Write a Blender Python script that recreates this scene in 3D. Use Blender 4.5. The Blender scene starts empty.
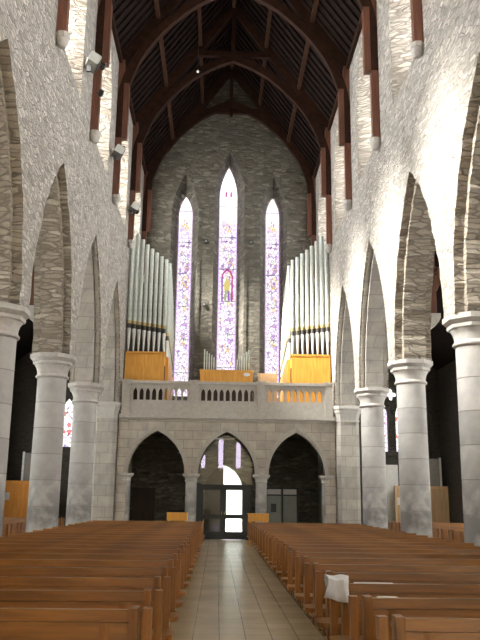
import bpy, math, random
from mathutils import Vector, Matrix
from mathutils.geometry import tessellate_polygon
random.seed(7)
COL = bpy.context.scene.collection
PI = math.pi

# ------------------------------------------------------------------ layout
S = 5.3714                      # bay length
YW = 31.53                      # gallery front respond
CY = [YW - S*k for k in range(9)]       # column centres along the nave (0 = respond)
XA, FACE, BACK = 4.94, 4.434, 5.446      # arcade centre line, nave face, aisle face
YEND, YEAST = 36.9, CY[8]-.4
HC, HA = 5.39, 9.91
XO = 10.4
def roofz(x): return 24.4 - 1.4*abs(x)

# ------------------------------------------------------------------ materials
def newmat(name):
    m = bpy.data.materials.new(name); m.use_nodes = True
    nt = m.node_tree; b = nt.nodes['Principled BSDF']
    return m, nt, b
def N(nt, t, **k):
    n = nt.nodes.new(t)
    for a, v in k.items(): setattr(n, a, v)
    return n
def mth(nt, op, a, b=None, c=None):
    n = N(nt, 'ShaderNodeMath', operation=op)
    for i, v in enumerate((a, b, c)):
        if v is None: continue
        if isinstance(v, (int, float)): n.inputs[i].default_value = v
        else: nt.links.new(v, n.inputs[i])
    return n.outputs[0]
def ramp(nt, fac, stops, interp='LINEAR'):
    r = N(nt, 'ShaderNodeValToRGB'); r.color_ramp.interpolation = interp
    e = r.color_ramp.elements
    while len(e) < len(stops): e.new(.5)
    for i, (p, c) in enumerate(stops): e[i].position = p; e[i].color = (*c, 1)
    nt.links.new(fac, r.inputs[0]); return r.outputs[0]
def mix(nt, fac, a, b, mode='MIX'):
    n = N(nt, 'ShaderNodeMix', data_type='RGBA', blend_type=mode)
    for i, v in ((0, fac), (6, a), (7, b)):
        if isinstance(v, (int, float)): n.inputs[i].default_value = v
        elif isinstance(v, tuple): n.inputs[i].default_value = (*v, 1)
        else: nt.links.new(v, n.inputs[i])
    return n.outputs[2]
def coords(nt, scale=(1,1,1), out='Object'):
    t = N(nt, 'ShaderNodeTexCoord'); m = N(nt, 'ShaderNodeMapping')
    m.inputs['Scale'].default_value = scale
    nt.links.new(t.outputs[out], m.inputs[0]); return m.outputs[0]
def noise(nt, vec, scale, detail=3, rough=.5):
    n = N(nt, 'ShaderNodeTexNoise'); n.inputs['Scale'].default_value = scale
    n.inputs['Detail'].default_value = detail; n.inputs['Roughness'].default_value = rough
    if vec is not None: nt.links.new(vec, n.inputs['Vector'])
    return n.outputs['Fac']
def bump(nt, b, h, strength=.5, dist=.02):
    n = N(nt, 'ShaderNodeBump'); n.inputs['Strength'].default_value = strength
    n.inputs['Distance'].default_value = dist
    nt.links.new(h, n.inputs['Height']); nt.links.new(n.outputs[0], b.inputs['Normal'])

def rubble(name, cols, mortar, sc=(4.3, 4.3, 13.), bs=.7):
    m, nt, b = newmat(name)
    v = coords(nt)
    nz = N(nt, 'ShaderNodeTexNoise'); nz.inputs['Scale'].default_value = 1.6; nt.links.new(v, nz.inputs['Vector'])
    mx = N(nt, 'ShaderNodeMix', data_type='VECTOR'); mx.inputs[0].default_value = .16
    nt.links.new(v, mx.inputs[4]); nt.links.new(nz.outputs['Color'], mx.inputs[5])
    mp = N(nt, 'ShaderNodeMapping'); mp.inputs['Scale'].default_value = sc
    nt.links.new(mx.outputs[1], mp.inputs[0])
    v1 = N(nt, 'ShaderNodeTexVoronoi'); v1.inputs['Scale'].default_value = 1; v1.inputs['Randomness'].default_value = .85
    v2 = N(nt, 'ShaderNodeTexVoronoi', feature='DISTANCE_TO_EDGE'); v2.inputs['Scale'].default_value = 1; v2.inputs['Randomness'].default_value = .85
    nt.links.new(mp.outputs[0], v1.inputs['Vector']); nt.links.new(mp.outputs[0], v2.inputs['Vector'])
    sx = N(nt, 'ShaderNodeSeparateColor'); nt.links.new(v1.outputs['Color'], sx.inputs[0])
    stone = ramp(nt, sx.outputs[0], [(i/(len(cols)-1), c) for i, c in enumerate(cols)])
    big = noise(nt, v, .45, 4)
    stone = mix(nt, mth(nt, 'MULTIPLY', big, .35), stone, tuple(x*.75 for x in mortar), 'MIX')
    fine = noise(nt, v, 14, 4, .7)
    stone = mix(nt, .5, stone, ramp(nt, fine, [(.25, (.55,.55,.55)), (.75, (1.25,1.25,1.22))]), 'MULTIPLY')
    edge = ramp(nt, v2.outputs['Distance'], [(.02, (0,0,0)), (.12, (1,1,1))])
    c = mix(nt, edge, mortar, stone)
    nt.links.new(c, b.inputs['Base Color']); b.inputs['Roughness'].default_value = .9
    h = mth(nt, 'ADD', mth(nt, 'MULTIPLY', edge, .7), mth(nt, 'ADD', mth(nt,'MULTIPLY',fine,.5), mth(nt, 'MULTIPLY', sx.outputs[1], .8)))
    bump(nt, b, h, bs, .05)
    return m
def ashlar(name, col, bw=.75, rh=.36, bs=.3, dark=.55):
    m, nt, b = newmat(name)
    t = N(nt, 'ShaderNodeTexCoord'); s = N(nt, 'ShaderNodeSeparateXYZ'); nt.links.new(t.outputs['Object'], s.inputs[0])
    c = N(nt, 'ShaderNodeCombineXYZ')
    nt.links.new(mth(nt, 'ADD', s.outputs[0], s.outputs[1]), c.inputs[0]); nt.links.new(s.outputs[2], c.inputs[1])
    br = N(nt, 'ShaderNodeTexBrick'); br.inputs['Scale'].default_value = 1
    br.inputs['Brick Width'].default_value = bw; br.inputs['Row Height'].default_value = rh
    br.inputs['Mortar Size'].default_value = .009; br.inputs['Mortar Smooth'].default_value = .3
    br.inputs['Color1'].default_value = (*col, 1); br.inputs['Color2'].default_value = (*[x*.83 for x in col], 1)
    br.inputs['Mortar'].default_value = (*[x*dark for x in col], 1)
    nt.links.new(c.outputs[0], br.inputs['Vector'])
    n = noise(nt, t.outputs['Object'], 2.2, 5, .6)
    cc = mix(nt, 1., br.outputs['Color'], ramp(nt, n, [(.3, (.78,.78,.8)), (.7, (1.12,1.1,1.06))]), 'MULTIPLY')
    nt.links.new(cc, b.inputs['Base Color']); b.inputs['Roughness'].default_value = .85
    bump(nt, b, mth(nt, 'ADD', mth(nt, 'MULTIPLY', br.outputs['Fac'], -1), mth(nt, 'MULTIPLY', noise(nt, t.outputs['Object'], 25, 3), .3)), bs, .012)
    return m
def drumstone(name, col):
    m, nt, b = newmat(name)
    t = N(nt, 'ShaderNodeTexCoord'); s = N(nt, 'ShaderNodeSeparateXYZ'); nt.links.new(t.outputs['Object'], s.inputs[0])
    info = N(nt, 'ShaderNodeObjectInfo')
    fl = mth(nt, 'ADD', mth(nt, 'FLOOR', mth(nt, 'DIVIDE', s.outputs[2], .68)), mth(nt, 'MULTIPLY', info.outputs['Random'], 37))
    w = N(nt, 'ShaderNodeTexWhiteNoise', noise_dimensions='1D'); nt.links.new(fl, w.inputs['W'])
    base = mix(nt, w.outputs['Value'], tuple(x*.84 for x in col), tuple(x*1.06 for x in col))
    n = noise(nt, t.outputs['Object'], 3, 5, .65)
    base = mix(nt, 1., base, ramp(nt, n, [(.3, (.85,.85,.86)), (.7, (1.08,1.07,1.05))]), 'MULTIPLY')
    # rubbed, handled stain patches on the lowest drums
    st = noise(nt, t.outputs['Object'], 1.7, 3, .6)
    band = ramp(nt, mth(nt, 'DIVIDE', s.outputs[2], 4.), [(.3, (1,1,1)), (.62, (0,0,0))])
    fac = mth(nt, 'MULTIPLY', ramp(nt, st, [(.40, (0,0,0)), (.54, (1,1,1))]), mth(nt, 'MULTIPLY', band, .85))
    base = mix(nt, fac, base, tuple(x*.4 for x in col))
    nt.links.new(base, b.inputs['Base Color']); b.inputs['Roughness'].default_value = .8
    bump(nt, b, noise(nt, t.outputs['Object'], 22, 4), .25, .01)
    return m
def plain(name, col, rough=.7, metal=0., spec=None):
    m, nt, b = newmat(name)
    n = noise(nt, coords(nt), 9, 3)
    c = mix(nt, 1., (*col,), ramp(nt, n, [(.3, (.9,.9,.9)), (.7, (1.08,1.08,1.08))]), 'MULTIPLY')
    nt.links.new(c, b.inputs['Base Color'])
    b.inputs['Roughness'].default_value = rough; b.inputs['Metallic'].default_value = metal
    if spec is not None: b.inputs['Specular IOR Level'].default_value = spec
    return m
def wood(name, c1, c2, grain=(1.2, 14, 14), rough=.4, bs=.1, vary=.3):
    m, nt, b = newmat(name)
    v = coords(nt, grain)
    n = noise(nt, v, 1.5, 5, .6)
    c = ramp(nt, n, [(.3, c1), (.7, c2)])
    info = N(nt, 'ShaderNodeObjectInfo')
    k = mth(nt, 'ADD', 1-vary/2, mth(nt, 'MULTIPLY', info.outputs['Random'], vary))
    hv = N(nt, 'ShaderNodeHueSaturation'); nt.links.new(c, hv.inputs['Color']); nt.links.new(k, hv.inputs['Value'])
    nt.links.new(hv.outputs[0], b.inputs['Base Color']); b.inputs['Roughness'].default_value = rough
    bump(nt, b, n, bs, .005)
    return m
def emit(name, col, s):
    m = bpy.data.materials.new(name); m.use_nodes = True; nt = m.node_tree
    nt.nodes.remove(nt.nodes['Principled BSDF'])
    e = N(nt, 'ShaderNodeEmission'); e.inputs[0].default_value = (*col, 1); e.inputs[1].default_value = s
    nt.links.new(e.outputs[0], nt.nodes['Material Output'].inputs[0]); return m
def daylit_glass(name, col, s, trans=.5):
    """pale cathedral glass: glows with daylight and lets part of the sun through"""
    m = emit(name, col, s); nt = m.node_tree
    e = [n for n in nt.nodes if n.type == 'EMISSION'][0]
    v = N(nt, 'ShaderNodeTexVoronoi'); v.inputs['Scale'].default_value = 5; nt.links.new(coords(nt), v.inputs['Vector'])
    nt.links.new(mix(nt, .12, (*col,), v.outputs['Color'], 'MULTIPLY'), e.inputs[0])
    t = N(nt, 'ShaderNodeBsdfTransparent'); a = N(nt, 'ShaderNodeMixShader'); a.inputs[0].default_value = 1-trans
    nt.links.new(t.outputs[0], a.inputs[1]); nt.links.new(e.outputs[0], a.inputs[2])
    nt.links.new(a.outputs[0], nt.nodes['Material Output'].inputs[0]); return m
def stained(name, hw, s, red=False):
    """leaded glass with small coloured pieces and a dashed violet border; pane local x across, z up"""
    m = emit(name, (1,1,1), s); nt = m.node_tree
    e = [n for n in nt.nodes if n.type == 'EMISSION'][0]
    t = N(nt, 'ShaderNodeTexCoord'); sp = N(nt, 'ShaderNodeSeparateXYZ'); nt.links.new(t.outputs['Object'], sp.inputs[0])
    mp = N(nt, 'ShaderNodeMapping'); mp.inputs['Scale'].default_value = (1,1,.8); nt.links.new(t.outputs['Object'], mp.inputs[0])
    v = N(nt, 'ShaderNodeTexVoronoi'); v.inputs['Scale'].default_value = 7; nt.links.new(mp.outputs[0], v.inputs['Vector'])
    vd = N(nt, 'ShaderNodeTexVoronoi', feature='DISTANCE_TO_EDGE'); vd.inputs['Scale'].default_value = 7; nt.links.new(mp.outputs[0], vd.inputs['Vector'])
    sc = N(nt, 'ShaderNodeSeparateColor'); nt.links.new(v.outputs['Color'], sc.inputs[0])
    if red:
        c = ramp(nt, sc.outputs[0], [(0,(1,.97,.95)),(.5,(.7,.18,.15)),(.6,(1,.9,.7)),(.72,(.45,.45,.7)),(.78,(1,1,1))], 'CONSTANT')
    else:
        c = ramp(nt, sc.outputs[0], [(0,(1,.90,.98)),(.30,(.86,.72,.90)),(.40,(.95,.90,1)),(.58,(.50,.33,.52)),(.65,(.95,.76,.88)),(.76,(.80,.62,.36)),(.80,(.55,.38,.66)),(.86,(.62,.68,.52)),(.9,(.95,.92,.96))], 'CONSTANT')
    lead = ramp(nt, vd.outputs['Distance'], [(.02,(.28,.22,.36)),(.12,(1,1,1))])
    c = mix(nt, 1., c, lead, 'MULTIPLY')
    ax = mth(nt, 'ABSOLUTE', sp.outputs[0])
    inb = mth(nt, 'GREATER_THAN', ax, hw*.78)
    dash = mth(nt, 'GREATER_THAN', mth(nt, 'FRACT', mth(nt, 'MULTIPLY', sp.outputs[2], 4.2)), .35)
    bc = mix(nt, dash, (1,.88,1), (.62,.44,.74))
    c = mix(nt, inb, c, bc)
    fringe_glow = mth(nt, 'GREATER_THAN', ax, hw*.92)
    c = mix(nt, fringe_glow, c, (.60,.42,.80))  # violet glow along the reveals, painted into the outer edge of the pane
    # the patterned pieces give way to clear pale glass near the head of the lancet
    top = ramp(nt, mth(nt, 'DIVIDE', sp.outputs[2], 14.), [(.58,(0,0,0)),(.76,(1,1,1))])
    if not red: c = mix(nt, mth(nt, 'MULTIPLY', top, .88), c, (1.3,1.15,1.35))
    nt.links.new(c, e.inputs[0]); return m

M = {}
M['rub'] = rubble('pale_rubble_stone', [(.25,.23,.20),(.56,.53,.48),(.38,.35,.31),(.72,.69,.64),(.50,.46,.41)], (.36,.34,.31), bs=1.)
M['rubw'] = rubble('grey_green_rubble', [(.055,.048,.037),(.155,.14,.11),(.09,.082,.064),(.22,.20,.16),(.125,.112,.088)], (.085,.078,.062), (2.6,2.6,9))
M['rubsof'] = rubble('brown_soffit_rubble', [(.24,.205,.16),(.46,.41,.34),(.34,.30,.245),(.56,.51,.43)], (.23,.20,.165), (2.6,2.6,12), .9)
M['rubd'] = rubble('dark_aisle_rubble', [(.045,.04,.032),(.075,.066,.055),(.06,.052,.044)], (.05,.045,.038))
M['ash'] = ashlar('gallery_ashlar', (.46,.42,.36), dark=.42)
M['ashp'] = ashlar('pier_ashlar', (.40,.38,.345), .6, .42)
M['drum'] = drumstone('column_stone', (.42,.41,.395))
M['joint'] = plain('joint_mortar', (.24,.23,.21), .9)
M['cap'] = plain('carved_grey_stone', (.43,.415,.39), .8)
M['trim'] = plain('gallery_trim_stone', (.38,.355,.315), .8)
M['sill'] = plain('sill_stone', (.42,.41,.37), .85)
M['pew'] = wood('varnished_pew_wood', (.14,.052,.008), (.29,.118,.019), (1.2,16,16), .3)
M['pewend'] = wood('pew_end_wood', (.15,.056,.010), (.28,.112,.020), (14,14,1.2), .35)
M['oak'] = wood('golden_organ_wood', (.60,.27,.035), (.78,.40,.07), (9,9,1.), .4, .05, .05)
M['board'] = wood('orange_boarding', (.75,.28,.035), (.92,.42,.07), (10,10,1.), .5)
M['tan'] = wood('tan_boarding', (.58,.38,.20), (.72,.50,.28), (8,8,1.), .5)
M['truss'] = wood('red_brown_timber', (.10,.038,.022), (.17,.068,.04), (8,8,1.2), .5)
M['arch'] = wood('dark_arch_timber', (.022,.011,.008), (.04,.019,.012), (3,8,3), .65)
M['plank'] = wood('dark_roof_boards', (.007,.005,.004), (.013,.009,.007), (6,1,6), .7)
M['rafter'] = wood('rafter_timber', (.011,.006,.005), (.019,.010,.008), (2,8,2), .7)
M['purlin'] = wood('purlin_timber', (.030,.015,.009), (.052,.025,.015), (8,1,8), .6)
M['darkw'] = wood('dark_door_wood', (.03,.018,.012), (.05,.03,.018), (8,8,1), .6)
M['blk'] = plain('black_lobby_frame', (.012,.016,.014), .45)
M['pipe'] = plain('matt_pipe_metal', (.55,.60,.56), .4, .15)
M['foot'] = plain('pale_pipe_foot', (.62,.64,.62), .35, .25)
M['gold'] = plain('gold_pipe_band', (.50,.38,.16), .4, .3)
M['mouth'] = plain('dark_pipe_mouth', (.05,.045,.04), .6)
M['lamp'] = plain('grey_lamp_metal', (.22,.22,.2), .4, .3)
M['lampd'] = plain('black_lamp_metal', (.02,.02,.02), .5)
M['white'] = plain('white_card', (.75,.75,.72), .7)
M['cloth'] = plain('white_cloth', (.72,.72,.72), .85)
M['lead'] = plain('window_lead', (.06,.05,.08), .6)
M['ground'] = plain('pale_forecourt', (.6,.6,.58), .9)
for k_ in ('rafter','plank','arch','purlin'): M[k_].node_tree.nodes['Principled BSDF'].inputs['Specular IOR Level'].default_value = .08
# floor tiles
m, nt, b = newmat('stone_floor_tiles'); M['floor'] = m
br = N(nt, 'ShaderNodeTexBrick', offset=0.); br.inputs['Scale'].default_value = 1
br.inputs['Brick Width'].default_value = .315; br.inputs['Row Height'].default_value = .45
br.inputs['Mortar Size'].default_value = .007; br.inputs['Mortar Smooth'].default_value = .2
br.inputs['Color1'].default_value = (.45,.36,.22,1); br.inputs['Color2'].default_value = (.40,.32,.19,1); br.inputs['Mortar'].default_value = (.22,.18,.12,1)
nt.links.new(coords(nt), br.inputs['Vector'])
n_ = noise(nt, coords(nt), 1.3, 5)
nt.links.new(mix(nt, 1., br.outputs['Color'], ramp(nt, n_, [(.3,(.85,.85,.85)),(.7,(1.1,1.1,1.1))]), 'MULTIPLY'), b.inputs['Base Color'])
b.inputs['Roughness'].default_value = .27
bump(nt, b, mth(nt, 'ADD', mth(nt,'MULTIPLY',br.outputs['Fac'],-1), mth(nt,'MULTIPLY',noise(nt, coords(nt), 6, 3),.6)), .25, .006)
# plate glass
m, nt, b = newmat('lobby_glass'); M['glass'] = m
b.inputs['Base Color'].default_value = (.85,.9,.88,1); b.inputs['Roughness'].default_value = .02
nt.nodes.remove(b)
tr = N(nt, 'ShaderNodeBsdfTransparent'); tr.inputs[0].default_value = (.9,.95,.92,1)
gl = N(nt, 'ShaderNodeBsdfGlossy'); gl.inputs['Roughness'].default_value = .01
fr = N(nt, 'ShaderNodeFresnel'); fr.inputs[0].default_value = 1.5
ms = N(nt, 'ShaderNodeMixShader')
nt.links.new(mth(nt, 'MULTIPLY', fr.outputs[0], 1.7), ms.inputs[0]); nt.links.new(tr.outputs[0], ms.inputs[1]); nt.links.new(gl.outputs[0], ms.inputs[2])
nt.links.new(ms.outputs[0], nt.nodes['Material Output'].inputs[0])
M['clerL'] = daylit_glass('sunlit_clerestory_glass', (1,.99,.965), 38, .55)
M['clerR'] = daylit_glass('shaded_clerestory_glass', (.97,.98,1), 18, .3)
M['clerF'] = M['clerL']
M['east'] = emit('east_window_glass', (.9,.72,1), 7)
M['aisleglass'] = emit('aisle_window_glass', (1,.98,.92), 22)  # glow of the added, unseen lancets that brighten the aisles
M['st_c'] = stained('stained_glass_centre', .45, 1.12)
M['st_s'] = stained('stained_glass_side', .34, 1.08)
M['st_q'] = emit('quatrefoil_glass', (1,1,.97), 1.6)
M['st_a'] = stained('stained_glass_aisle', .27, 1.3, True)
for k, c in dict(g_mag=(.62,.1,.36), g_pur=(.45,.2,.62), g_yel=(.9,.75,.25), g_skin=(1,.88,.85), g_grn=(.5,.6,.3), g_gold=(.95,.68,.2)).items():
    M[k] = emit('glass_piece_'+k[2:], c, .62)

# ------------------------------------------------------------------ mesh helper
class MB:
    def __init__(s): s.v = []; s.f = []; s.m = []
    def add(s, vs, fs, mi=0):
        o = len(s.v); s.v += [tuple(v) for v in vs]
        s.f += [tuple(o+i for i in f) for f in fs]; s.m += [mi]*len(fs); return s
    def box(s, x0,x1,y0,y1,z0,z1, mi=0, bev=0):
        if bev:
            b = bev; return s.prism([(x0+b,z0),(x1-b,z0),(x1,z0+b),(x1,z1-b),(x1-b,z1),(x0+b,z1),(x0,z1-b),(x0,z0+b)], lambda p,t:(p[0],t,p[1]), y0, y1, mi)
        return s.add([(x0,y0,z0),(x1,y0,z0),(x1,y1,z0),(x0,y1,z0),(x0,y0,z1),(x1,y0,z1),(x1,y1,z1),(x0,y1,z1)],
            [(0,3,2,1),(4,5,6,7),(0,1,5,4),(1,2,6,5),(2,3,7,6),(3,0,4,7)], mi)
    def prism(s, poly, fn, a, b, mi=0, holes=(), sidemi=None, polyb=None, holesb=None):
        """polygon(+holes) at parameter a, matching polygon at b, walls between"""
        la = [list(poly)] + [list(h) for h in holes]
        lb = [list(polyb or poly)] + [list(h) for h in (holesb or holes)]
        for L, t, fl in ((la, a, 0), (lb, b, 1)):
            tri = tessellate_polygon([[Vector((p[0],p[1],0)) for p in l] for l in L])
            flat = [fn(p, t) for l in L for p in l]
            s.add(flat, [tuple(t_) if fl else tuple(reversed(t_)) for t_ in tri], mi)
        for A, B in zip(la, lb):
            n = len(A); s.add([fn(p,a) for p in A]+[fn(p,b) for p in B], [(i,(i+1)%n,n+(i+1)%n,n+i) for i in range(n)], mi if sidemi is None else sidemi)
        return s
    def lathe(s, prof, c=(0,0), n=24, mi=0, rot=0, mis=None):
        vs = []; fs = []
        for r, z in prof:
            for i in range(n):
                a = rot+2*PI*i/n; vs.append((c[0]+r*math.cos(a), c[1]+r*math.sin(a), z))
        o = len(s.v); s.v += vs
        for j in range(len(prof)-1):
            for i in range(n):
                s.f.append((o+j*n+i, o+j*n+(i+1)%n, o+(j+1)*n+(i+1)%n, o+(j+1)*n+i)); s.m.append(mis[j] if mis else mi)
        s.f.append(tuple(o+i for i in reversed(range(n)))); s.m.append(mi)
        s.f.append(tuple(o+(len(prof)-1)*n+i for i in range(n))); s.m.append(mi)
        return s
    def bar(s, p, q, w, h, mi=0, up=(0,0,1)):
        p, q = Vector(p), Vector(q); d = (q-p).normalized(); u = Vector(up)
        if abs(d.dot(u)) > .98: u = Vector((0,1,0))
        a = d.cross(u).normalized()*w/2; b_ = a.cross(d).normalized()*h/2
        vs = [p-a-b_, p+a-b_, p+a+b_, p-a+b_, q-a-b_, q+a-b_, q+a+b_, q-a+b_]
        return s.add(vs, [(0,1,2,3),(7,6,5,4),(0,4,5,1),(1,5,6,2),(2,6,7,3),(3,7,4,0)], mi)
    def build(s, name, mats, parent=None, smooth=False, loc=None):
        me = bpy.data.meshes.new(name); me.from_pydata(s.v, [], s.f)
        mats = mats if isinstance(mats, (list, tuple)) else [mats]
        for m in mats: me.materials.append(m)
        for p, mi in zip(me.polygons, s.m): p.material_index = mi
        import bmesh
        bm = bmesh.new(); bm.from_mesh(me); bmesh.ops.remove_doubles(bm, verts=bm.verts, dist=1e-5)
        bmesh.ops.recalc_face_normals(bm, faces=bm.faces); bm.to_mesh(me); bm.free()
        if smooth:
            me.polygons.foreach_set('use_smooth', [True]*len(me.polygons))
            try: me.set_sharp_from_angle(angle=math.radians(35))
            except Exception: pass
        o = bpy.data.objects.new(name, me); COL.objects.link(o)
        if loc: o.location = loc
        if parent: o.parent = parent
        return o
def struct(o): o['kind'] = 'structure'; return o
def tag(o, label, cat, group=None):
    o['label'] = label; o['category'] = cat
    if group: o['group'] = group
    return o
def thing(name, loc, label, cat, group=None, rz=0):
    o = bpy.data.objects.new(name, None); COL.objects.link(o); o.location = loc; o.rotation_euler = (0,0,rz)
    o.empty_display_size = .2
    return tag(o, label, cat, group)
def copy_tree(o, parent=None):
    c = o.copy(); COL.objects.link(c); c.parent = parent
    for ch in [x for x in KIDS.get(o.name, [])]: copy_tree(ch, c)
    return c
KIDS = {}
def snapshot():
    KIDS.clear()
    for o in bpy.data.objects:
        if o.parent: KIDS.setdefault(o.parent.name, []).append(o)
ORD = ['zeroth','first','second','third','fourth','fifth','sixth','seventh','eighth','ninth','tenth','eleventh','twelfth','thirteenth','fourteenth','fifteenth','sixteenth','seventeenth','eighteenth','nineteenth','twentieth','twenty-first','twenty-second','twenty-third']

def arch(c, a, zs, za, n=12, jit=0):
    """pointed arch, left springing -> apex -> right springing"""
    h = za-zs; R = (h*h+a*a)/(2*a)
    if R < a: R = a
    L = []
    th = math.asin(min(1, h/R))
    for i in range(n+1):
        t = th*i/n
        x, z = (R-a) - R*math.cos(t), zs+R*math.sin(t)
        L.append([c+x, z])
    L[-1][0] = c
    out = L + [[2*c-x, z] for x, z in reversed(L[:-1])]
    if jit:
        for i, p in enumerate(out):
            if 0 < i < len(out)-1 and abs(i-n) > 1: p[0] += random.uniform(-jit, jit); p[1] += random.uniform(-jit, jit)*.5
    return [tuple(p) for p in out]
def lancet(c, a, zb, zs, za, n=10):
    return arch(c, a, zs, za, n)[::-1] + [(c-a, zb), (c+a, zb)]

# ------------------------------------------------------------------ floor, outside
struct(MB().box(-XO-.5, XO+.5, -24, YEND+1.2, -.3, 0).build('floor', M['floor']))
struct(MB().box(-30, 30, YEND+1.2, 70, -.35, -.05).build('ground', M['ground']))

# ------------------------------------------------------------------ nave arcade walls
AL, AI = 2.29, 2.12
clerestory = []
for side, nm in ((-1,'wall_left'), (1,'wall_right')):
    fn = lambda p, t: (side*t, p[0], p[1])
    low = [(YEND, 0), (YW+.02, 0), (YW+.02, HC)]
    for k in range(8):
        c = (CY[k]+CY[k+1])/2
        a = arch(c, AL, HC, HA, 26, .06 if k >= 2 else .0)[::-1]
        low += a
    low += [(YEAST, HC), (YEAST, 18.15), (YEND, 18.15)]
    hf, hb = [], []
    for k in range(-1, 7):
        c = (CY[k]+CY[k+1])/2 if k >= 0 else YW+S/2
        hf.append(lancet(c, 1.5, 12.62, 15.3, 17.3)); hb.append(lancet(c, 1.05, 13.7, 15.0, 16.5))
        clerestory.append((side, c))
    w = MB().prism(low, fn, FACE, BACK, 0, holes=hf, sidemi=1, holesb=hb)
    # side faces: opening reveals get the coarser soffit stone
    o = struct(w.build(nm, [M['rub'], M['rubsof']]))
    for k in range(8):
        c = (CY[k]+CY[k+1])/2
        rough = k >= 2
        ri = arch(c, AI, HC, HA-.2, 30, .055 if rough else 0); ro = arch(c, AL+.03, HC, HA+.03, 18)
        r = MB().prism(ri+ro[::-1], fn, 4.64, 5.24)
        if not rough:   # roll moulding on the two western arches' chamfered orders
            r2 = arch(c, AL-.05, HC, HA-.06, 18); r3 = arch(c, AL+.02, HC, HA+.02, 18)
            r.prism(r2+r3[::-1], fn, 4.50, 4.60).prism(r2+r3[::-1], fn, 5.28, 5.38)
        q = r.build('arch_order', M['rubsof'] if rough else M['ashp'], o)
# clerestory windows
for i, (side, c) in enumerate(clerestory):
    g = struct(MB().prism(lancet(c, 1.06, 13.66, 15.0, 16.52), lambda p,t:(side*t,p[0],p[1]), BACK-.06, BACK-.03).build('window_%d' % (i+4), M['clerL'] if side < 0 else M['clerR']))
    fr = MB()
    fr.box(*sorted((side*(BACK-.16), side*(BACK-.03))), c-.07, c+.07, 13.7, 16.35)
    for z in (14.3, 14.9, 15.5): fr.box(*sorted((side*(BACK-.09), side*(BACK-.05))), c-1.03, c+1.03, z-.015, z+.015)
    fr.build('window_frame', M['sill'], g)
# western respond piers, engaged with the gallery wall
for side in (-1, 1):
    w = 'left' if side < 0 else 'right'
    t = thing('stone_pier', (side*XA, YW, 0), 'square chamfered ashlar pier at the %s end of the gallery front' % w, 'pier', 'ashlar piers beside the gallery')
    q = .46
    p = [(-q,-q+.14),(-q+.14,-q),(q-.14,-q),(q,-q+.14),(q,0),(-q,0)]
    MB().prism(p, lambda a,z:(a[0],a[1],z), .3, 4.75).build('shaft', M['ashp'], t)
    def ring(s): return [(x*s, y*s if y < 0 else y) for x, y in p]
    b_ = MB().prism(ring(1.05), lambda a,z:(a[0],a[1],z), 0, .3)
    b_.build('base', M['trim'], t)
    cpb = MB()
    for z0,z1,s0,s1 in ((4.75,4.83,1.06,1.06),(4.83,5.12,1.,1.12),(5.12,5.2,1.18,1.18),(5.2,5.28,1.18,1.26),(5.28,5.39,1.26,1.26)):
        cpb.prism(ring(s0), lambda a,z:(a[0],a[1],z), z0, z1, polyb=ring(s1))
    cpb.build('capital', M['cap'], t)
# round columns
def make_column():
    t = thing('stone_column', (0,0,0), '', 'column', 'round stone columns of the nave arcades')
    MB().lathe([(.52,0),(.52,.18),(.47,.26),(.47,.3),(.43,.36)], n=32).build('base', M['cap'], t, True)
    prof = [(.412,.36)]; mis = []
    z = .36; r = lambda z: .412-.022*(z-.36)/4.4
    js = [.68*i for i in range(1, 7)]
    for j in js:
        prof += [(r(j), j-.009), (r(j)-.008, j-.006), (r(j)-.008, j+.006), (r(j), j+.009)]; mis += [0,1,1,1]
    prof.append((.39, 4.76)); mis.append(0)
    sh = MB(); sh.lathe(prof, n=40, mis=[0]+mis[1:] if False else mis); sh.build('shaft', [M['drum'], M['joint']], t, True)
    c = MB()
    c.lathe([(.40,4.74),(.445,4.77),(.45,4.80),(.42,4.84),(.405,4.86)], n=32)
    c.lathe([(.405,4.86),(.415,4.95),(.44,5.03),(.485,5.10)], n=32)
    c.lathe([(.485,5.09),(.54,5.12),(.55,5.16),(.55,5.19)], n=8, rot=PI/8)
    c.lathe([(.53,5.19),(.56,5.21),(.62,5.27),(.63,5.28),(.63,5.39)], n=8, rot=PI/8)
    c.build('capital', M['cap'], t, True)
    return t
col0 = make_column(); snapshot()
first = True
for side in (-1, 1):
    for k in range(1, 8):
        o = col0 if first else copy_tree(col0); first = False
        o.location = (side*XA, CY[k], 0)
        sd = 'left' if side < 0 else 'right'
        extra = {1: 'just before the gallery pier', 2: 'standing out in full in the photo', 3: 'nearest one in the photo, cut by its edge'}.get(k, 'beyond the near edge of the photo')
        o['label'] = 'round stone column of the %s arcade, %s one from the gallery' % (sd, ORD[k])

# ------------------------------------------------------------------ west wall with lancets
gable = [(-BACK,0),(-.96,0)] + arch(-.06, .9, 2.05, 3.2, 8) + [(.84,0),(BACK,0),(BACK,roofz(BACK)+.1),(0,24.5),(-BACK,roofz(BACK)+.1)]
fnw = lambda p, t: (p[0], t, p[1])
LX = 2.28
hf = [lancet(0,.80,6.2,16.7,19.4), lancet(-LX,.71,6.2,15.7,18.1), lancet(LX,.71,6.2,15.7,18.1)]
hb = [lancet(-.05,.45,6.9,17.1,18.85), lancet(-LX,.335,6.6,16.1,17.15), lancet(LX,.335,6.6,16.1,17.15)]
ww = struct(MB().prism(gable, fnw, YEND, YEND+1., holes=hf, holesb=hb).build('wall_west', M['rubw']))
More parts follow.
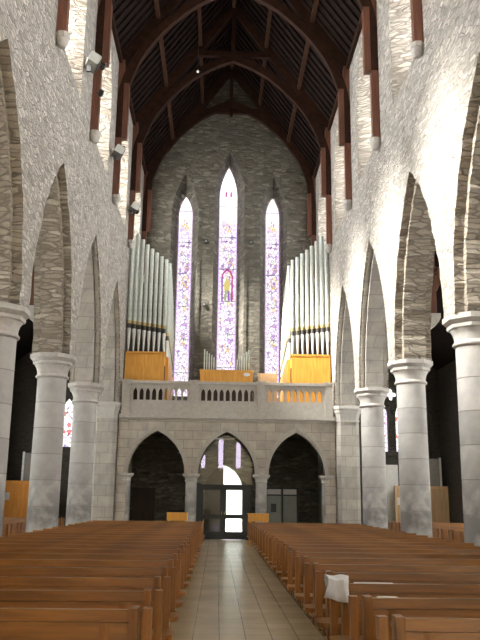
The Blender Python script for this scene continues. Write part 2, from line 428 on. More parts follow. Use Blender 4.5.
# hood mouldings around the splayed recesses
for c,a,zs,za in ((0,.80,16.7,19.4),(-LX,.71,15.7,18.1),(LX,.71,15.7,18.1)):
    ri = arch(c,a-.02,zs,za-.02,12); ro = arch(c,a+.13,zs,za+.17,12)
    MB().prism([(c-a+.02,7)]+ri+[(c+a-.02,7),(c+a+.13,7)]+ro[::-1]+[(c-a-.13,7)], fnw, YEND-.05, YEND+.02).build('recess_surround', M['rubw'], ww)
wins = []
for i,(c,a,zb,zs,za,mat) in enumerate(((-.05,.45,6.9,17.1,18.85,'st_c'),(-LX,.335,6.6,16.1,17.15,'st_s'),(LX,.335,6.6,16.1,17.15,'st_s'))):
    y = YEND+.90
    o = struct(MB().prism(lancet(0,a+.01,0,zs-zb,za-zb), fnw, -.02, .02).build('window_%d' % (i+1), M[mat], None, False, (c, y, zb)))
    b_ = MB(); z = 1.15
    while z < zs-zb+.3:
        b_.box(-a, a, -.05, -.02, z-.012, z+.012); z += 1.72
    b_.build('saddle_bars', M['lead'], o)
    if i == 0:
        f = MB(); z0 = 11.5-zb
        ra = arch(0,.30,z0+1.25,z0+1.75,8); rb = arch(0,.22,z0+1.25,z0+1.62,8)
        f.prism(ra+rb[::-1], fnw, -.045, -.025, 0)
        f.prism([(-.30,z0),(-.20,z0),(-.22,z0+1.25),(-.30,z0+1.25)], fnw, -.045, -.025, 1)
        f.prism([(.20,z0),(.30,z0),(.30,z0+1.25),(.22,z0+1.25)], fnw, -.045, -.025, 0)
        f.prism([(.08*math.cos(t*PI/6), z0+1.32+.11*math.sin(t*PI/6)) for t in range(12)], fnw, -.045, -.025, 2)
        f.prism([(-.13,z0+.45),(.13,z0+.5),(.16,z0+.95),(.05,z0+1.2),(-.06,z0+1.2),(-.17,z0+.9)], fnw, -.045, -.025, 3)
        f.prism([(-.15,z0+.02),(-.02,z0+.02),(0,z0+.6),(-.12,z0+.55)], fnw, -.050, -.03, 4)
        f.prism([(.03,z0+.02),(.15,z0+.02),(.13,z0+.5),(.02,z0+.6)], fnw, -.050, -.03, 1)
        f.build('figure_panel', [M['g_mag'], M['g_pur'], M['g_skin'], M['g_yel'], M['g_grn']], o)
        zz = [9.0, 7.5, 15.4]
    else: zz = [15.55, 12.35, 9.35]
    for z in zz:
        z -= zb; f = MB()
        for q_ in range(7):
            a_, d_ = q_*2.4, .05+.02*q_; cx_, cz_ = d_*math.cos(a_), 1.5*d_*math.sin(a_)
            f.prism([(cx_+.045*math.cos(w_+a_), z+cz_+.07*math.sin(w_+a_)) for w_ in (0,1.3,2.4,3.9,5.2)], fnw, -.045, -.025, 0 if q_ != 3 else 1)
        f.build('gold_motif', [M['g_gold'], M['g_pur']], o)
    if i == 0:
        z = 17.35-zb; f = MB()
        for x in (-.13,.13): f.prism([(x-.04,z-.15),(x+.05,z-.15),(x+.05,z+.15),(x-.04,z+.12)], fnw, -.045, -.025, 0)
        f.build('red_motif', [M['g_mag']], o)
# small boxes on the west wall between the lancets
for x, z, lb in ((-1.17,14.37,'small black box on the west wall, upper one left of the centre lancet'),(1.13,14.37,'small black box on the west wall right of the centre lancet'),(-1.19,11.05,'small dark box on the west wall, lower one left of the centre lancet')):
    t = thing('wall_speaker', (x, YEND, z), lb, 'speaker', 'small boxes on the west wall')
    MB().box(-.09,.09,-.14,-.0,-.1,.1,0,.02).build('housing', M['lampd'], t)
    MB().lathe([(.06,0),(.05,.015)], n=14).build('grille', M['lamp'], t).matrix_local = Matrix.Translation((0,-.14,0)) @ Matrix.Rotation(PI/2,4,'X')

# outer doors: left leaf shut, right leaf standing open outwards
d = MB().prism([(-1.0,0),(-.06,0),(-.06,3.16)]+[(x,z) for x,z in reversed(arch(0,1.0,2.05,3.25,8)) if x < -.06], fnw, YEND+.62, YEND+.7)
for z in (.5,1.5,2.4): d.box(-.95,-.1,YEND+.59,YEND+.62,z-.06,z+.06)
struct(d.build('door_1', M['darkw']))
MB().lathe([(.03,0),(.035,.03),(.02,.05)], n=12).build('door_handle', M['gold'], bpy.data.objects['door_1']).matrix_local = Matrix.Translation((-.16,YEND+.62,1.1)) @ Matrix.Rotation(PI/2,4,'X')
d = MB().prism([(0,0),(.94,0),(.94,2.05),(.6,2.8),(0.05,3.2),(0,3.2)], lambda p,t:(1.0+t, YEND+1.05+.94-p[0], p[1]), 0, .08)
struct(d.build('door_2', M['darkw']))

# ------------------------------------------------------------------ gallery
GY, GZ = 31.4, 4.95
scr = [(-FACE,0),(-4.02,0),(-4.02,2.6)]
for c in (-2.85, 0, 2.85):
    if c == 0: scr += [(-1.19,2.6)]
    scr += [(c-1.17,2.6)] if False else []
    scr += arch(c, 1.17, 2.6, 4.33, 12)
    scr += [(c+1.17,2.6)] if c > 2 else []
scr += [(4.02,2.6),(4.02,0),(FACE,0),(FACE,GZ),(-FACE,GZ)]
# remove duplicates
s2 = []
for p in scr:
    if not s2 or (abs(p[0]-s2[-1][0])+abs(p[1]-s2[-1][1])) > 1e-4: s2.append(p)
sw = struct(MB().prism(s2, fnw, GY, GY+.5).build('wall_gallery', M['ash']))
for c in (-2.85,0,2.85):
    ri = arch(c,1.15,2.6,4.30,14); ro = arch(c,1.30,2.6,4.52,14); rm = arch(c,1.22,2.6,4.40,14)
    MB().prism(ro+rm[::-1], fnw, GY-.13, GY+.05).prism(ri+rm[::-1], fnw, GY-.06, GY+.05).build('arch_moulding', M['trim'], sw)
# string course and coved floor edge
MB().box(-FACE+.005,FACE-.005,GY-.10,GY+.1,4.74,4.80).box(-FACE+.005,FACE-.005,GY-.26,GY+.1,4.80,4.95).build('string_course', M['trim'], sw)
def screen_column(x, half):
    t = thing('screen_column', (x, GY+.24, 0), 'short round grey column carrying the gallery arches, %s' % half, 'column', 'short columns under the gallery')
    MB().lathe([(.30,0),(.30,.14),(.26,.2),(.24,.26)], n=24).build('base', M['cap'], t, True)
    MB().lathe([(.235,.26),(.225,2.3)], n=24).build('shaft', M['drum'], t, True)
    MB().lathe([(.23,2.28),(.255,2.3),(.255,2.33),(.235,2.36),(.25,2.44)], n=24).lathe([(.28,2.44),(.35,2.5),(.37,2.52),(.37,2.6)], n=8, rot=PI/8).build('capital', M['cap'], t, True)
screen_column(-4.12, 'at the far left beside the ashlar pier'); screen_column(-1.425, 'left of the glazed doors')
screen_column(1.425, 'right of the glazed doors'); screen_column(4.12, 'at the far right beside the ashlar pier')
struct(MB().box(-FACE,FACE,GY+.08,YEND,GZ,GZ+.12).box(-FACE,FACE,GY+.5,YEND,GZ-.25,GZ).build('floor_gallery', M['darkw']))
# parapet
bt = thing('gallery_parapet', (0, GY-.07, GZ), 'pale stone parapet with small pierced pointed openings along the gallery edge', 'parapet')
z0 = .0
PB = lambda p, t: (p[0], t, p[1])
posts = (-4.18, -1.38, 1.38, 4.18)
for x in posts:
    MB().box(-.16,.16,-.14,.16,-.0,1.34).box(-.2,.2,-.17,.2,1.34,1.43).box(-.1,.1,-.07,.03,-.3,.0).box(-.16,.16,-.12,.16,.0,.12).build('parapet_post', M['trim'], bt, False, (x,0,0))
for a_, b_ in zip(posts[:-1], posts[1:]):
    x0, x1 = a_+.14, b_-.14; w_ = (x1-x0-.2)/9
    hs = [lancet(x0+.1+w_*(i+.5), w_*.34, .60, .90, 1.10, 5) for i in range(9)]
    MB().prism([(x0,.1),(x1,.1),(x1,1.3),(x0,1.3)], PB, -.04, .10, holes=hs).build('pierced_panel', M['trim'], bt)
    MB().box(x0-.01,x1+.01,-.17,.16,1.26,1.38,0,.02).box(x0,x1,-.06,.12,1.2,1.26).build('coping', M['trim'], bt)
    MB().box(x0,x1,-.07,.12,.0,.22).box(x0,x1,-.055,.11,.22,.30).build('plinth', M['trim'], bt)

# porch side walls are the solid ends of the arcade walls; central lobby of dark frames and glass
lob = thing('glazed_lobby_doors', (-.11, 32.2, 0), 'dark framed glazed double doors with clear glass above in the middle arch', 'door')
f = MB()
f.box(-1.16,-.95,-.05,.05,0,2.2).box(.93,1.16,-.05,.05,0,2.2).box(-1.16,1.16,-.06,.06,2.08,2.2)
f.build('door_frame', M['blk'], lob)
for sx in (-1, 1):
    x0, x1 = (-.95,-.0) if sx < 0 else (.0,.93)
    lf = MB()
    lf.box(x0,x0+.13,-.03,.03,.02,2.08).box(x1-.13,x1,-.03,.03,.02,2.08)
    for za, zb in ((.02,.33),(.82,1.0),(1.98,2.08)): lf.box(x0+.13,x1-.13,-.03,.03,za,zb)
    o = lf.build('door_leaf', M['blk'], lob)
    MB().box(x0+.12,x1-.12,-.006,.006,.32,2.0).build('glass_pane', M['glass'], o)
    MB().bar((sx*.06,-.05,1.0),(sx*.06,-.05,1.12),.02,.02).build('pull_handle', M['gold'], o)
tg = arch(0,1.2,2.65,4.45,12)
gp = MB().prism([(-1.2,2.2),(1.2,2.2)]+[(x,z) for x,z in reversed(tg)], PB, -.006, .006).build('upper_glass', M['glass'], lob)
MB().box(-.45,.45,-.05,.02,4.05,4.11).build('light_strip', M['white'], lob)
MB().box(-1.15,-.9,-.06,.06,2.2,2.24).build('head_trim', M['blk'], lob)
# porch features
pt = thing('glazed_partition', (2.43, 33.5, 0), 'dark framed glazed partition inside the right gallery arch', 'partition')
f = MB()
for x in (-.72,-.03,.62): f.box(x,x+.08,-.03,.03,0,2.12)
f.box(-.72,.70,-.03,.03,2.06,2.12).box(-.72,.70,-.03,.03,1.78,1.84).box(-.72,.70,-.03,.03,0,.1)
f.build('frame', M['blk'], pt)
for x in (-.64,.05): 
    MB().box(x,x+.58,-.008,.008,.1,1.78).build('panel', plain('frosted_panel',(.16,.18,.155),.3), pt)
    MB().box(x,x+.58,-.012,.012,1.84,2.06).build('header_panel', plain('header_panel_grey',(.34,.34,.33),.5), pt)
MB().box(-.48,-.25,-.03,-.01,1.1,1.45).build('dark_notice', M['lampd'], pt)
dd = thing('wooden_cupboard_door', (-3.8, YEND-.02, 0), 'dark brown wooden door in the shade of the left gallery arch', 'door')
MB().box(-.45,.45,-.06,0,0,2.0).build('leaf', M['darkw'], dd)
MB().box(-.53,-.45,-.08,0,0,2.08).box(.45,.53,-.08,0,0,2.08).box(-.53,.53,-.08,0,2.0,2.08).build('frame', M['darkw'], dd)

# ------------------------------------------------------------------ organ
def pipe(parent, x, y, zf, ztop, r, foot=.9):
    zm = zf+foot
    p = MB().lathe([(r*.97,zm+.25),(r,zm+.27),(r,ztop),(r*.88,ztop),(r*.88,ztop-.1)], (0,0), 16).build('pipe', M['pipe'], parent, True, (x,y,0))
    MB().lathe([(.022,zf),(.03,zf+.05),(r*.96,zm-.12),(r*.96,zm)], (0,0), 16).build('pipe_foot', M['foot'], p, True)
    MB().lathe([(r*1.03,zm+.2),(r*1.03,zm+.34)], (0,0), 16).build('gold_band', M['gold'], p, True)
    m_ = MB().lathe([(r*.9,zm),(r*.9,zm+.2)], (0,0), 16); m_.build('pipe_mouth', M['mouth'], p, True)
    return p
ZO = GZ+.12
def organ(side):
    name = 'left' if side < 0 else 'right'
    t = thing('pipe_organ', (side*3.6, 32.2, 0), 'golden wood organ case with tall %s pipes by the %s nave wall' % ('grey green' if side<0 else 'bright silvery', name), 'organ', 'organ cases on the gallery')
    xi = -.88*side   # inner edge, local
    xo = .78*side
    def X(*a): return sorted(a)
    MB().box(*X(xi,xo),-.2,.55,6.3,7.68).build('case', M['oak'], t); MB().box(*X(xi,xo),-.17,.55,ZO,6.3).build('case_base', M['darkw'] if side < 0 else M['oak'], t)
    MB().box(*X(xi-.03*side,xo),-.23,.55,7.62,7.70).build('case_cornice', M['oak'], t)
    # receding side case towards the west wall
    MB().prism([(.55,ZO),(4.45,ZO),(4.45,7.25),(.55,7.6)], lambda p,u:(u,p[0],p[1]), *X(xi-.12*side,xo-.3*side)).build('side_case', M['oak'], t)
    n = 8
    tops = [12.75,13.02,12.78,12.55,12.36,12.18,12.02,11.88]
    for i in range(n):
        x = side*(.70-i*1.52/7)
        r = .098-.0035*i
        pipe(t, x, 0., 7.70, tops[i]+(.1 if side>0 else 0), r, 1.05-.03*i)
    # dark backing behind the mouths
    MB().box(*X(xi+.06*side,xo),.16,.24,7.7,9.0).build('backing_board', M['mouth'], t)
    # row of pipes stepping back and down the inner flank
    m_ = 20
    for i in range(m_):
        u = (i+1)/m_; y = .15+u*3.65
        y = .2+u*4.05
        zt = 11.9-1.5*u-2.2*u**4
        pipe(t, xi-.03*side, y, 7.62-.35*u, zt, .098, .72-.42*u)
    MB().box(*X(xi+.10*side,xi+.13*side),.3,4.2,7.3,8.3).build('flank_board', M['foot'], t)
    MB().box(*X(xi-.05*side,xi-.0*side),-.15,.1,5.9,7.1).build('name_panel', M['pewend'], t)
organ(-1); organ(1)
ct = thing('positive_organ', (-.05, 33., 0), 'low golden organ case below the centre lancet with small stepped pipes', 'organ')
MB().box(-1.14,1.14,-.25,.45,6.3,7.05).build('case', M['oak'], ct); MB().box(-1.12,1.12,-.22,.45,ZO,6.3).build('case_base', M['darkw'], ct); MB().box(-1.17,1.17,-.28,.45,7.0,7.09).build('case_cornice', M['oak'], ct)
MB().lathe([(.11,0),(.11,.03)], n=16).build('white_plaque', M['white'], ct).matrix_local = Matrix.Translation((.88,-.25,6.9)) @ Matrix.Rotation(PI/2,4,'X') @ Matrix.Diagonal((1.3,.7,1,1))
for s_ in (-1,1):
    for i in range(6):
        p = MB().lathe([(.012,7.09),(.03,7.3),(.03,8.05-.09*i),(.024,8.05-.09*i)], n=10).build('pipe', M['pipe'], ct, True, (s_*(.98-.105*i),.05,0))
bn = thing('organ_bench', (1.75, 32.9, ZO), 'low pale wooden bench back showing above the parapet right of the middle organ case', 'bench')
MB().box(-.42,.42,-.03,.03,.6,1.92).build('backrest', M['tan'], bn); MB().box(-.42,.42,-.4,0,.42,.47).build('seat', M['tan'], bn)
for x in (-.38,.38): MB().box(x-.03,x+.03,-.38,-.32,0,.42).box(x-.03,x+.03,-.03,.03,0,.6).build('leg', M['tan'], bn)

# ------------------------------------------------------------------ aisles
for side, nm in ((-1,'left'),(1,'right')):
    fa = lambda p, t: (side*p[0], t, p[1])
    X0 = BACK
    cx = 8.07; zq = 6.72
    qf = []
    for i in range(32):
        a = 2*PI*i/32; r = .15+.15*abs(math.cos(2*a))
        qf.append((cx+r*math.cos(a), zq+r*math.sin(a)))
    hs = [lancet(cx-.45,.27,3.95,5.7,6.28,6), lancet(cx+.45,.27,3.95,5.7,6.28,6), qf]
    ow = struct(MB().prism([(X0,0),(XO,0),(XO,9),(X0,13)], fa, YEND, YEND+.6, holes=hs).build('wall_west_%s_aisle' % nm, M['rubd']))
    for j, h in enumerate(hs):
        xc = cx-.45 if j==0 else cx+.45 if j==1 else cx
        zc = 3.95 if j<2 else zq
        g = struct(MB().prism([(side*(p[0]-xc), p[1]-zc) for p in h], PB, -.01, .01).build('window_%d' % (20+j+(0 if side<0 else 3)), M['st_a'] if j<2 else M['st_q'], None, False, (side*xc, YEND+.3, zc)))
    struct(MB().box(*sorted((side*XO, side*(XO+.6))), -24, YEND+.6, 0, 9.).build('wall_outer_%s' % nm, M['rubd']))
    struct(MB().prism([(X0-.02,11.6),(XO+.6,7.5),(XO+.6,7.7),(X0-.02,11.8)], fa, YEAST, YEND+.6).build('ceiling_%s_aisle' % nm, M['plank']))
    # added glowing lancets, out of view on the outer wall, to light the aisles
    for k in range(0, 6):
        c = (CY[k]+CY[k+1])/2 if k < 5 else 33.25
        g = struct(MB().prism(lancet(0,.5,0,2.2,3.0,6), lambda p,t:(t,p[0],p[1]), -.02, .02).build('window_%d' % (26+k+(0 if side<0 else 6)), M['aisleglass'], None, False, (side*(XO-.03), c, 3.4)))
        if k == 5: g.scale = (1,.7,.8)
        s_ = MB(); lo = lancet(0,.6,-.1,2.2,3.14,6); li = lancet(0,.5,0,2.2,3.0,6)
        s_.prism(lo, lambda p,t:(t,p[0],p[1]), -.05*side, .02*side, holes=[li]); s_.build('window_surround', M['cap'], g)
    for k in range(1, 5):
        c = CY[k]
        t = thing('aisle_roof_brace', (side*BACK, c, 6.3), '%s aisle brace and corbel behind the %s column from the gallery' % (nm, ORD[k]), 'roof brace', 'braces of the aisle roofs')
        P_ = [(0,.0),(.18,.08),(.30,.22),(.36,.34),(.36,.46),(0,.46)]
        MB().prism(P_, lambda p,u:(side*p[0],u,p[1]), -.24, .24).build('corbel', M['cap'], t)
        MB().bar((side*.2,0,.46),(side*.2,0,4.95),.2,.2).build('post', M['truss'], t)
        pts = [(.25,1.2),(.9,2.6),(1.9,3.5),(2.6,3.3)]
        b_ = MB()
        for p, q in zip(pts[:-1], pts[1:]): b_.bar((side*p[0],0,p[1]),(side*q[0],0,q[1]),.16,.2)
        b_.build('brace', M['truss'], t)
# boarded confessional screens at the west ends of the aisles
for side, nm, mt in ((-1,'left','board'),(1,'right','tan')):
    lb = 'orange boarded wooden screen against the west wall of the left aisle' if side < 0 else 'tan wooden screen against the west wall of the right aisle'
    t = thing('wooden_screen', (side*9.1, 35.9, 0), lb, 'screen')
    x0, x1 = -1.25, 1.25
    f = MB(); n = 14
    for i in range(n):
        a = x0+(x1-x0)*i/n
        f.box(a+.008, a+(x1-x0)/n-.008, -.03 if i%2 else -.036, .03, .1, 2.2)
    f.box(x0,x1,0,.04,.1,2.2)
    f.build('boarding', M[mt], t)
    MB().box(x0,x1,-.06,.06,2.2,2.32).box(x0,x0+.1,-.06,.06,0,2.2).box(x1-.1,x1,-.06,.06,0,2.2).box(x0,x1,-.06,.06,0,.12).build('frame', M[mt], t)
    n_ = tag(MB().box(-.2,.2,-.015,0,-.17,.17).build('paper_notice', M['white'], None, False, (side*(8.15 if side>0 else 10.0), 35.855, 1.62)), 'white paper notice pinned on the %s wooden screen' % ('orange' if side<0 else 'tan'), 'notice')
    b_ = thing('standing_board', (side*(9.75 if side>0 else 8.95), 36.3, 0), 'tall grey board with a pale edge rising behind the %s wooden screen' % ('orange' if side<0 else 'tan'), 'board')
    MB().box(-.42,.36,-.02,.02,0,3.6).build('panel', M['joint'], b_)
    e = .36 if side > 0 else -.5
    MB().box(e,e+.09,-.05,.03,0,3.65).build('pale_edge', M['white'], b_)
t = thing('leaning_panel', (7.85, 36.5, 0), 'pale ribbed panel standing behind the left end of the tan wooden screen', 'panel')
f = MB().box(-.33,.33,-.02,.02,0,3.3)
for i in range(8): f.box(-.33,.33,-.035,-.02,2.4+i*.11,2.45+i*.11)
f.build('panel', M['white'], t)

# ------------------------------------------------------------------ roof
rf = MB()
for side in (-1,1):
    x1 = BACK+.3
    rf.prism([(0,24.4),(x1,roofz(x1)),(x1,roofz(x1)+.2),(0,24.6)], lambda p,t:(side*p[0],t,p[1]), YEAST, YEND+1)
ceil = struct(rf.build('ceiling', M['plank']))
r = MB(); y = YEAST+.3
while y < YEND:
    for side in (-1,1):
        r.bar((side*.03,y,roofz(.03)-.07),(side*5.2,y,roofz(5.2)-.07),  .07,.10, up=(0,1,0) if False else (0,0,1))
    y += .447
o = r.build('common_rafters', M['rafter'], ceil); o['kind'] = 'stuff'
for side in (-1,1):
    nm = 'left' if side < 0 else 'right'
    for x, w in ((1.52,'upper'),(3.02,'lower')):
        z = roofz(x)-.24
        tag(MB().box(-.08,.08,0,YEND-YEAST,-.1,.1).build('roof_purlin', M['purlin'], None, False, (side*x, YEAST, z)), '%s reddish timber purlin running the length of the %s roof slope' % (w, nm), 'purlin', 'roof purlins')
    MB().box(*sorted((side*(FACE-.12), side*(FACE+.3))),YEAST,YEND,17.85,18.1).build('wall_plate', M['arch'], ceil)
ridge = tag(MB().box(-.08,.08,YEAST,YEND,24.0,24.3).build('ridge_beam', M['arch']), 'dark ridge beam along the top of the nave roof', 'beam')
HALF0 = [(4.14,14.75),(4.13,16.0),(3.98,17.0),(3.62,18.0),(3.20,18.72),(2.63,19.45),(1.71,20.32),(.85,20.86),(0,21.22)]
HALF = []
for i in range(len(HALF0)-1):
    p0, p1, p2, p3 = (HALF0[max(0,min(len(HALF0)-1,i+j))] for j in (-1,0,1,2))
    for q in range(4):
        t_ = q/4
        HALF.append(tuple(.5*((2*p1[c])+(-p0[c]+p2[c])*t_+(2*p0[c]-5*p1[c]+4*p2[c]-p3[c])*t_*t_+(-p0[c]+3*p1[c]-3*p2[c]+p3[c])*t_**3) for c in (0,1)))
HALF.append(HALF0[-1])
def sweep(mb, pts, w, d0, d1):
    """timber following pts in the xz plane, depth d1 outwards from the intrados"""
    n = len(pts); P = [Vector((p[0],0,p[1])) for p in pts]; vs = []
    for i in range(n):
        d = (P[min(i+1,n-1)]-P[max(i-1,0)]).normalized()
        nn = Vector((-d.z,0,d.x))
        if nn.dot(P[i]-Vector((0,0,15))) < 0: nn = -nn
        if i == 0: nn = Vector((1 if P[0].x>0 else -1,0,0))
        for y, dd in ((-w/2,0),(w/2,0),(w/2,d1),(-w/2,d1)): vs.append(P[i]+nn*dd+Vector((0,y,0)))
    fs = [(0,1,2,3),tuple(4*(n-1)+j for j in (3,2,1,0))]
    for i in range(n-1):
        for j in range(4): fs.append((4*i+j,4*i+(j+1)%4,4*i+4+(j+1)%4,4*i+4+j))
    mb.add(vs, fs); return mb
def make_truss(up=0.):
    t = thing('roof_truss', (0,0,0), '', 'roof truss', 'arched timber trusses of the nave roof')
    for s_ in (-1,1):
        MB().box(*sorted((s_*4.30, s_*4.434)),-.11,.11,12.45,18.0).box(*sorted((s_*4.2,s_*4.32)),-.11,.11,12.45,18.0).build('wall_post', M['truss'], t)
        pts = [(s_*x, z+up*(1 if x<4 else 0)) for x, z in HALF]
        br = sweep(MB(), pts, .24, 0, .34); 
        br.build('arch_brace', [M['truss'] if False else M['arch']], t)
        MB().box(*sorted((s_*4.0,s_*4.2)),-.125,.125,14.72,17.0).build('lower_brace', M['truss'], t)
        MB().bar((s_*4.5,0,roofz(4.5)-.32),(0,0,roofz(0)-.32),.2,.36).build('principal_rafter', M['arch'], t)
    MB().bar((-1.75,0,21.6),(1.75,0,21.6),.18,.26).build('collar_beam', M['arch'], t)
    MB().bar((0,0,21.3),(0,0,23.9),.18,.18).build('king_post', M['arch'], t)
    return t
def make_corbel():
    t = thing('stone_corbel', (0,0,0), '', 'corbel', 'stone corbels under the roof posts')
    prof = [(.02,12.08),(.08,12.10),(.13,12.18),(.155,12.27),(.155,12.30)]
    MB().lathe(prof, n=14).build('bowl', M['cap'], t, True)
    MB().lathe([(.155,12.30),(.18,12.33),(.18,12.45)], n=8, rot=PI/8).build('abacus', M['cap'], t, True)
    return t
tr0, cb0 = make_truss(), make_corbel(); snapshot()
ys = [YEND-.24]+[31.4-5.01*k for k in range(8)]
for i, y in enumerate(ys):
    if i == 0:
        t = make_truss(.62); t.location = (0,y,0)
    else:
        t = tr0 if i == 1 else copy_tree(tr0); t.location = (0,y,0)
    t['label'] = 'arched dark timber roof truss, ' + ('standing against the west gable wall' if i == 0 else 'above the gallery front' if i == 1 else 'over the %s pair of columns from the gallery' % ORD[i-1])
    for s_ in (-1,1):
        c = cb0 if (i == 0 and s_ < 0) else copy_tree(cb0)
        c.location = (s_*4.29, y, 0)
        c['label'] = 'pale %s wall corbel under the roof post %s' % ('left' if s_<0 else 'right', 'at the west gable' if i == 0 else 'above the gallery front' if i == 1 else 'over the %s column from the gallery' % ORD[i-1])
# floodlights on the left clerestory sills and small black spots on the posts
for y, w in ((20.0,'nearest'),(25.8,'middle'),(31.2,'farthest')):
    t = thing('floodlight', (-4.2, y-.35, 13.75), '%s box floodlight fixed beside a roof post on the left wall' % w, 'floodlight', 'box floodlights on the left wall')
    h = MB().box(-.13,.2,-.28,.28,-.13,.17,0,.03).build('housing', M['lamp'], t); h.rotation_euler = (0,math.radians(25),math.radians(20))
    g_ = MB().box(.2,.22,-.25,.25,-.1,.14).build('lens', M['lampd'], t); g_.rotation_euler = h.rotation_euler
    MB().box(-.12,.0,-.04,.04,-.3,-.1).build('bracket', M['lampd'], t)
for y, z, w in ((21.0,14.45,'upper one on the nearest left roof post'),(21.0,13.55,'lower one on the nearest left roof post'),(26.3,14.3,'on the second left roof post'),(31.7,13.9,'on the left roof post above the gallery')):
    t = thing('spotlight', (-4.12, y, z), 'small black spotlight, ' + w, 'spotlight', 'black spotlights on the roof posts')
    MB().lathe([(.05,-.1),(.075,-.06),(.08,.08),(.06,.08)], n=14).build('barrel', M['lampd'], t, True).rotation_euler = (.9,.5,0)
    MB().box(-.1,.02,-.02,.02,-.02,.02).build('arm', M['lampd'], t)
t = thing('hanging_sensor', (-1.51, 28.8, 19.1), 'tiny pale lamp hanging under the left roof slope', 'lamp')
MB().lathe([(.02,-.05),(.05,-.02),(.05,.02),(.02,.07)], n=14).build('lamp_body', M['white'], t, True)
MB().lathe([(.012,.06),(.012,3.0)], n=6).build('cord', M['lampd'], t)

# ------------------------------------------------------------------ pews
def make_pew(L, side, nm):
    """side=1: aisle end at local x=0, running to +x; faces -y (towards the altar)"""
    t = thing('church_pew', (0,0,0), '', 'pew', nm)
    def bx(name, mat, *boxes, **k):
        m_ = MB()
        for b in boxes:
            x0,x1 = sorted((side*b[0], side*b[1])); m_.box(x0,x1,*b[2:6], 0, k.get('bev',0))
        return m_.build(name, mat, t)
    # seat with a rounded aisle end
    r = .09; y0, y1 = -.45, -.06
    poly = [(L,y1),(L,y0)] + [(r-r*math.sin(a), y0+r-r*math.cos(a)) for a in (0,.4,.8,1.2,PI/2)] + [(r-r*math.cos(a), y1-r+r*math.sin(a)) for a in (0,.4,.8,1.2,PI/2)]
    MB().prism(poly, lambda p,z:(side*p[0],p[1],z), .415, .455).build('seat', M['pew'], t)
    b_ = MB()
    def slab(z0,z1,th,yo=0):
        sl = lambda z: -.03+.10*(z-.45)
        pts = [(sl(z0)-th/2+yo,z0),(sl(z1)-th/2+yo,z1),(sl(z1)+th/2+yo,z1),(sl(z0)+th/2+yo,z0)]
        b_.prism(pts, lambda p,u:(side*u,p[0],p[1]), .16, L)
    slab(.50,.80,.028); slab(.805,.88,.05)
    b_.build('backrest', M['pew'], t)
    bx('book_rest', M['pew'], (.16,L,.05,.19,.805,.828), (.16,L,.175,.19,.828,.84))
    bx('seat_rail', M['pew'], (.3,L-.1,-.40,-.375,.33,.415))
    bx('kneeler', M['pew'], (.26,L-.1,.30,.44,.16,.20))
    for x in (.36, L*.36, L*.68, L-.1):
        bx('leg', M['pewend'], (x-.035,x+.035,-.42,-.32,0,.415), (x-.03,x+.03,-.32,.02,.05,.11))
    for x in ((.06,.17) if side > 0 else (.08,.17)):
        bx('end_post', M['pewend'], (x-.03,x+.03,-.06,.03 if x < .1 else .075,.455 if x < .1 else .3,.895))
    for x in (.36, L*.5, L-.04):
        bx('back_post', M['pewend'], (x-.03,x+.03,-.02,.045,0,.80))
    bx('kneeler_bracket', M['pewend'], (.34,.4,.045,.42,.11,.16), (.34,.4,.36,.42,0,.16))
    return t
pews = {}
for side in (-1,1):
    nm = 'left' if side < 0 else 'right'
    y0 = 5.38 if side < 0 else 5.1
    p = make_pew(3.72, side, 'pews of the %s nave block' % nm)
    a = make_pew(3.6, side, 'pews of the %s aisle block' % nm)
    snapshot()
    for i in range(21):
        o = p if i == 0 else copy_tree(p)
        o.location = (side*.62+(-.12 if side<0 else 0), y0+1.03*i, 0)
        o['label'] = 'wooden pew of the %s nave block, %s row from the near end' % (nm, ORD[i+1])
    for i in range(3, 23):
        o = a if i == 3 else copy_tree(a)
        o.location = (side*5.75, y0+1.03*i+.2, 0)
        o['label'] = 'wooden pew in the %s aisle behind the columns, %s row from the near end' % (nm, ORD[i-2])
# white cloth over the end of the third right pew back, papers on book rests
cl = MB(); n = 10; vs = []; fs = []
for i in range(n+1):
    for j in range(9):
        u = i/n; v = j/8
        s_ = v*.44-.26
        x = .63+.19*u+.015*math.sin(6*v+3*u)-.04*max(0,-s_*4)*(1-u)
        z = .945-max(0,abs(s_)-.07)*(.95+.25*u)+.006*math.sin(9*u+2*v)
        y = 7.16+max(-.085,min(.085,s_))*1.15+.012*math.sin(14*u)*min(1,abs(s_)*6)
        vs.append((x,y-.0,z))
for i in range(n):
    for j in range(8): a = i*9+j; fs.append((a,a+1,a+10,a+9))
cl.add(vs, fs)
c = cl.build('white_cloth', M['cloth'], None, True); tag(c, 'crumpled white cloth hung over the aisle end of a near right pew', 'cloth')
sm = c.modifiers.new('thick','SOLIDIFY'); sm.thickness = .01
for i,(x0,x1,y,z) in enumerate(((.90,1.26,7.3,.842),(.90,1.06,6.27,.842))):
    w = ('behind the crumpled cloth','one row nearer than the crumpled cloth')[i]
    tag(MB().box(x0,x1,y-.09,y+.05,z-.0,z+.03,0,.004).build('white_papers', M['white']), 'flat white papers on a pew book rest ' + w, 'papers', 'white papers on the right pews')
# small book tables behind the last pews
for x, nm in ((-1.76,'left'),(1.12,'right')):
    t = thing('book_table', (x, 28., 0), 'small orange wooden book table behind the last pews, %s of the central passage' % nm, 'table', 'book tables at the back')
    MB().box(-.36,.36,-.2,.2,.85,1.1).build('box_top', M['oak'], t); MB().box(-.38,.38,-.22,.22,1.1,1.13).build('lid', M['oak'], t)
    for a in (-.3,.3):
        for b_ in (-.15,.15): MB().box(a-.025,a+.025,b_-.025,b_+.025,0,.85).build('leg', M['board'], t)

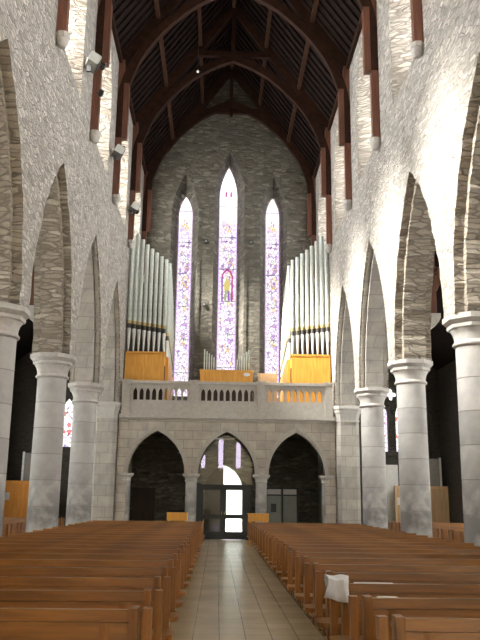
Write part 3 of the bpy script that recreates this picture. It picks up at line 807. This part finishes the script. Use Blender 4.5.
# ------------------------------------------------------------------ east end behind the camera
EW = ((0,.27,5.,7.9,8.7),(-1.97,.22,5.,6.2,6.8),(1.97,.25,5.,7.4,8.1))
ew = [lancet(*e,8) for e in EW]
struct(MB().prism([(-XO,0),(XO,0),(XO,9),(BACK,roofz(BACK)),(0,24.4),(-BACK,roofz(BACK)),(-XO,9)], fnw, -22.6, -22, holes=ew).build('wall_east', M['rub']))
for j, (x,a,zb,zs,za) in enumerate(EW):
    struct(MB().prism(lancet(x,a+.02,zb-.02,zs,za+.02,8), fnw, -22.35, -22.3).build('window_%d' % (40+j), M['east']))

# ------------------------------------------------------------------ light
w = bpy.data.worlds.new('world'); bpy.context.scene.world = w; w.use_nodes = True
bg = w.node_tree.nodes['Background']; bg.inputs[0].default_value = (1,.98,.95,1); bg.inputs[1].default_value = 2.0
sun = bpy.data.lights.new('sun','SUN'); sun.energy = 230; sun.angle = math.radians(24); sun.color = (1,.96,.88)
so = bpy.data.objects.new('sun', sun); COL.objects.link(so)
dv = Vector((9.3, 2.7, -7.0)).normalized()
so.rotation_euler = dv.to_track_quat('-Z','Y').to_euler()

# ------------------------------------------------------------------ camera
f, pit, yaw, rol = 760.78, .2319, .0269, .0129
def ray(px, py):
    x, y = px-240, py-320
    cr, sr = math.cos(rol), math.sin(rol); x, y = x*cr+y*sr, -x*sr+y*cr
    X, d, u = x/f, 1., -y/f
    cp, sp = math.cos(pit), math.sin(pit); Y = d*cp-u*sp; Z = d*sp+u*cp
    cy, sy = math.cos(yaw), math.sin(yaw)
    return Vector((X*cy+Y*sy, -X*sy+Y*cy, Z))
F = ray(240,320).normalized(); R = (ray(241,320)-ray(240,320)).normalized(); U = R.cross(F)
cam = bpy.data.cameras.new('camera'); co = bpy.data.objects.new('camera', cam); COL.objects.link(co)
mt = Matrix((R, U, -F)).transposed().to_4x4(); mt.translation = Vector((-.377,0,1.6)); co.matrix_world = mt
cam.sensor_fit = 'VERTICAL'; cam.sensor_height = 24; cam.lens = 24*f/640; cam.clip_end = 300
sc = bpy.context.scene; sc.camera = co
sc.view_settings.view_transform = 'Standard'; sc.view_settings.look = 'None'
sc.view_settings.exposure = .52; sc.view_settings.gamma = 1
sc.cycles.max_bounces = 7; sc.cycles.diffuse_bounces = 5; sc.cycles.glossy_bounces = 3; sc.cycles.transparent_max_bounces = 12
sc.cycles.sample_clamp_indirect = 8
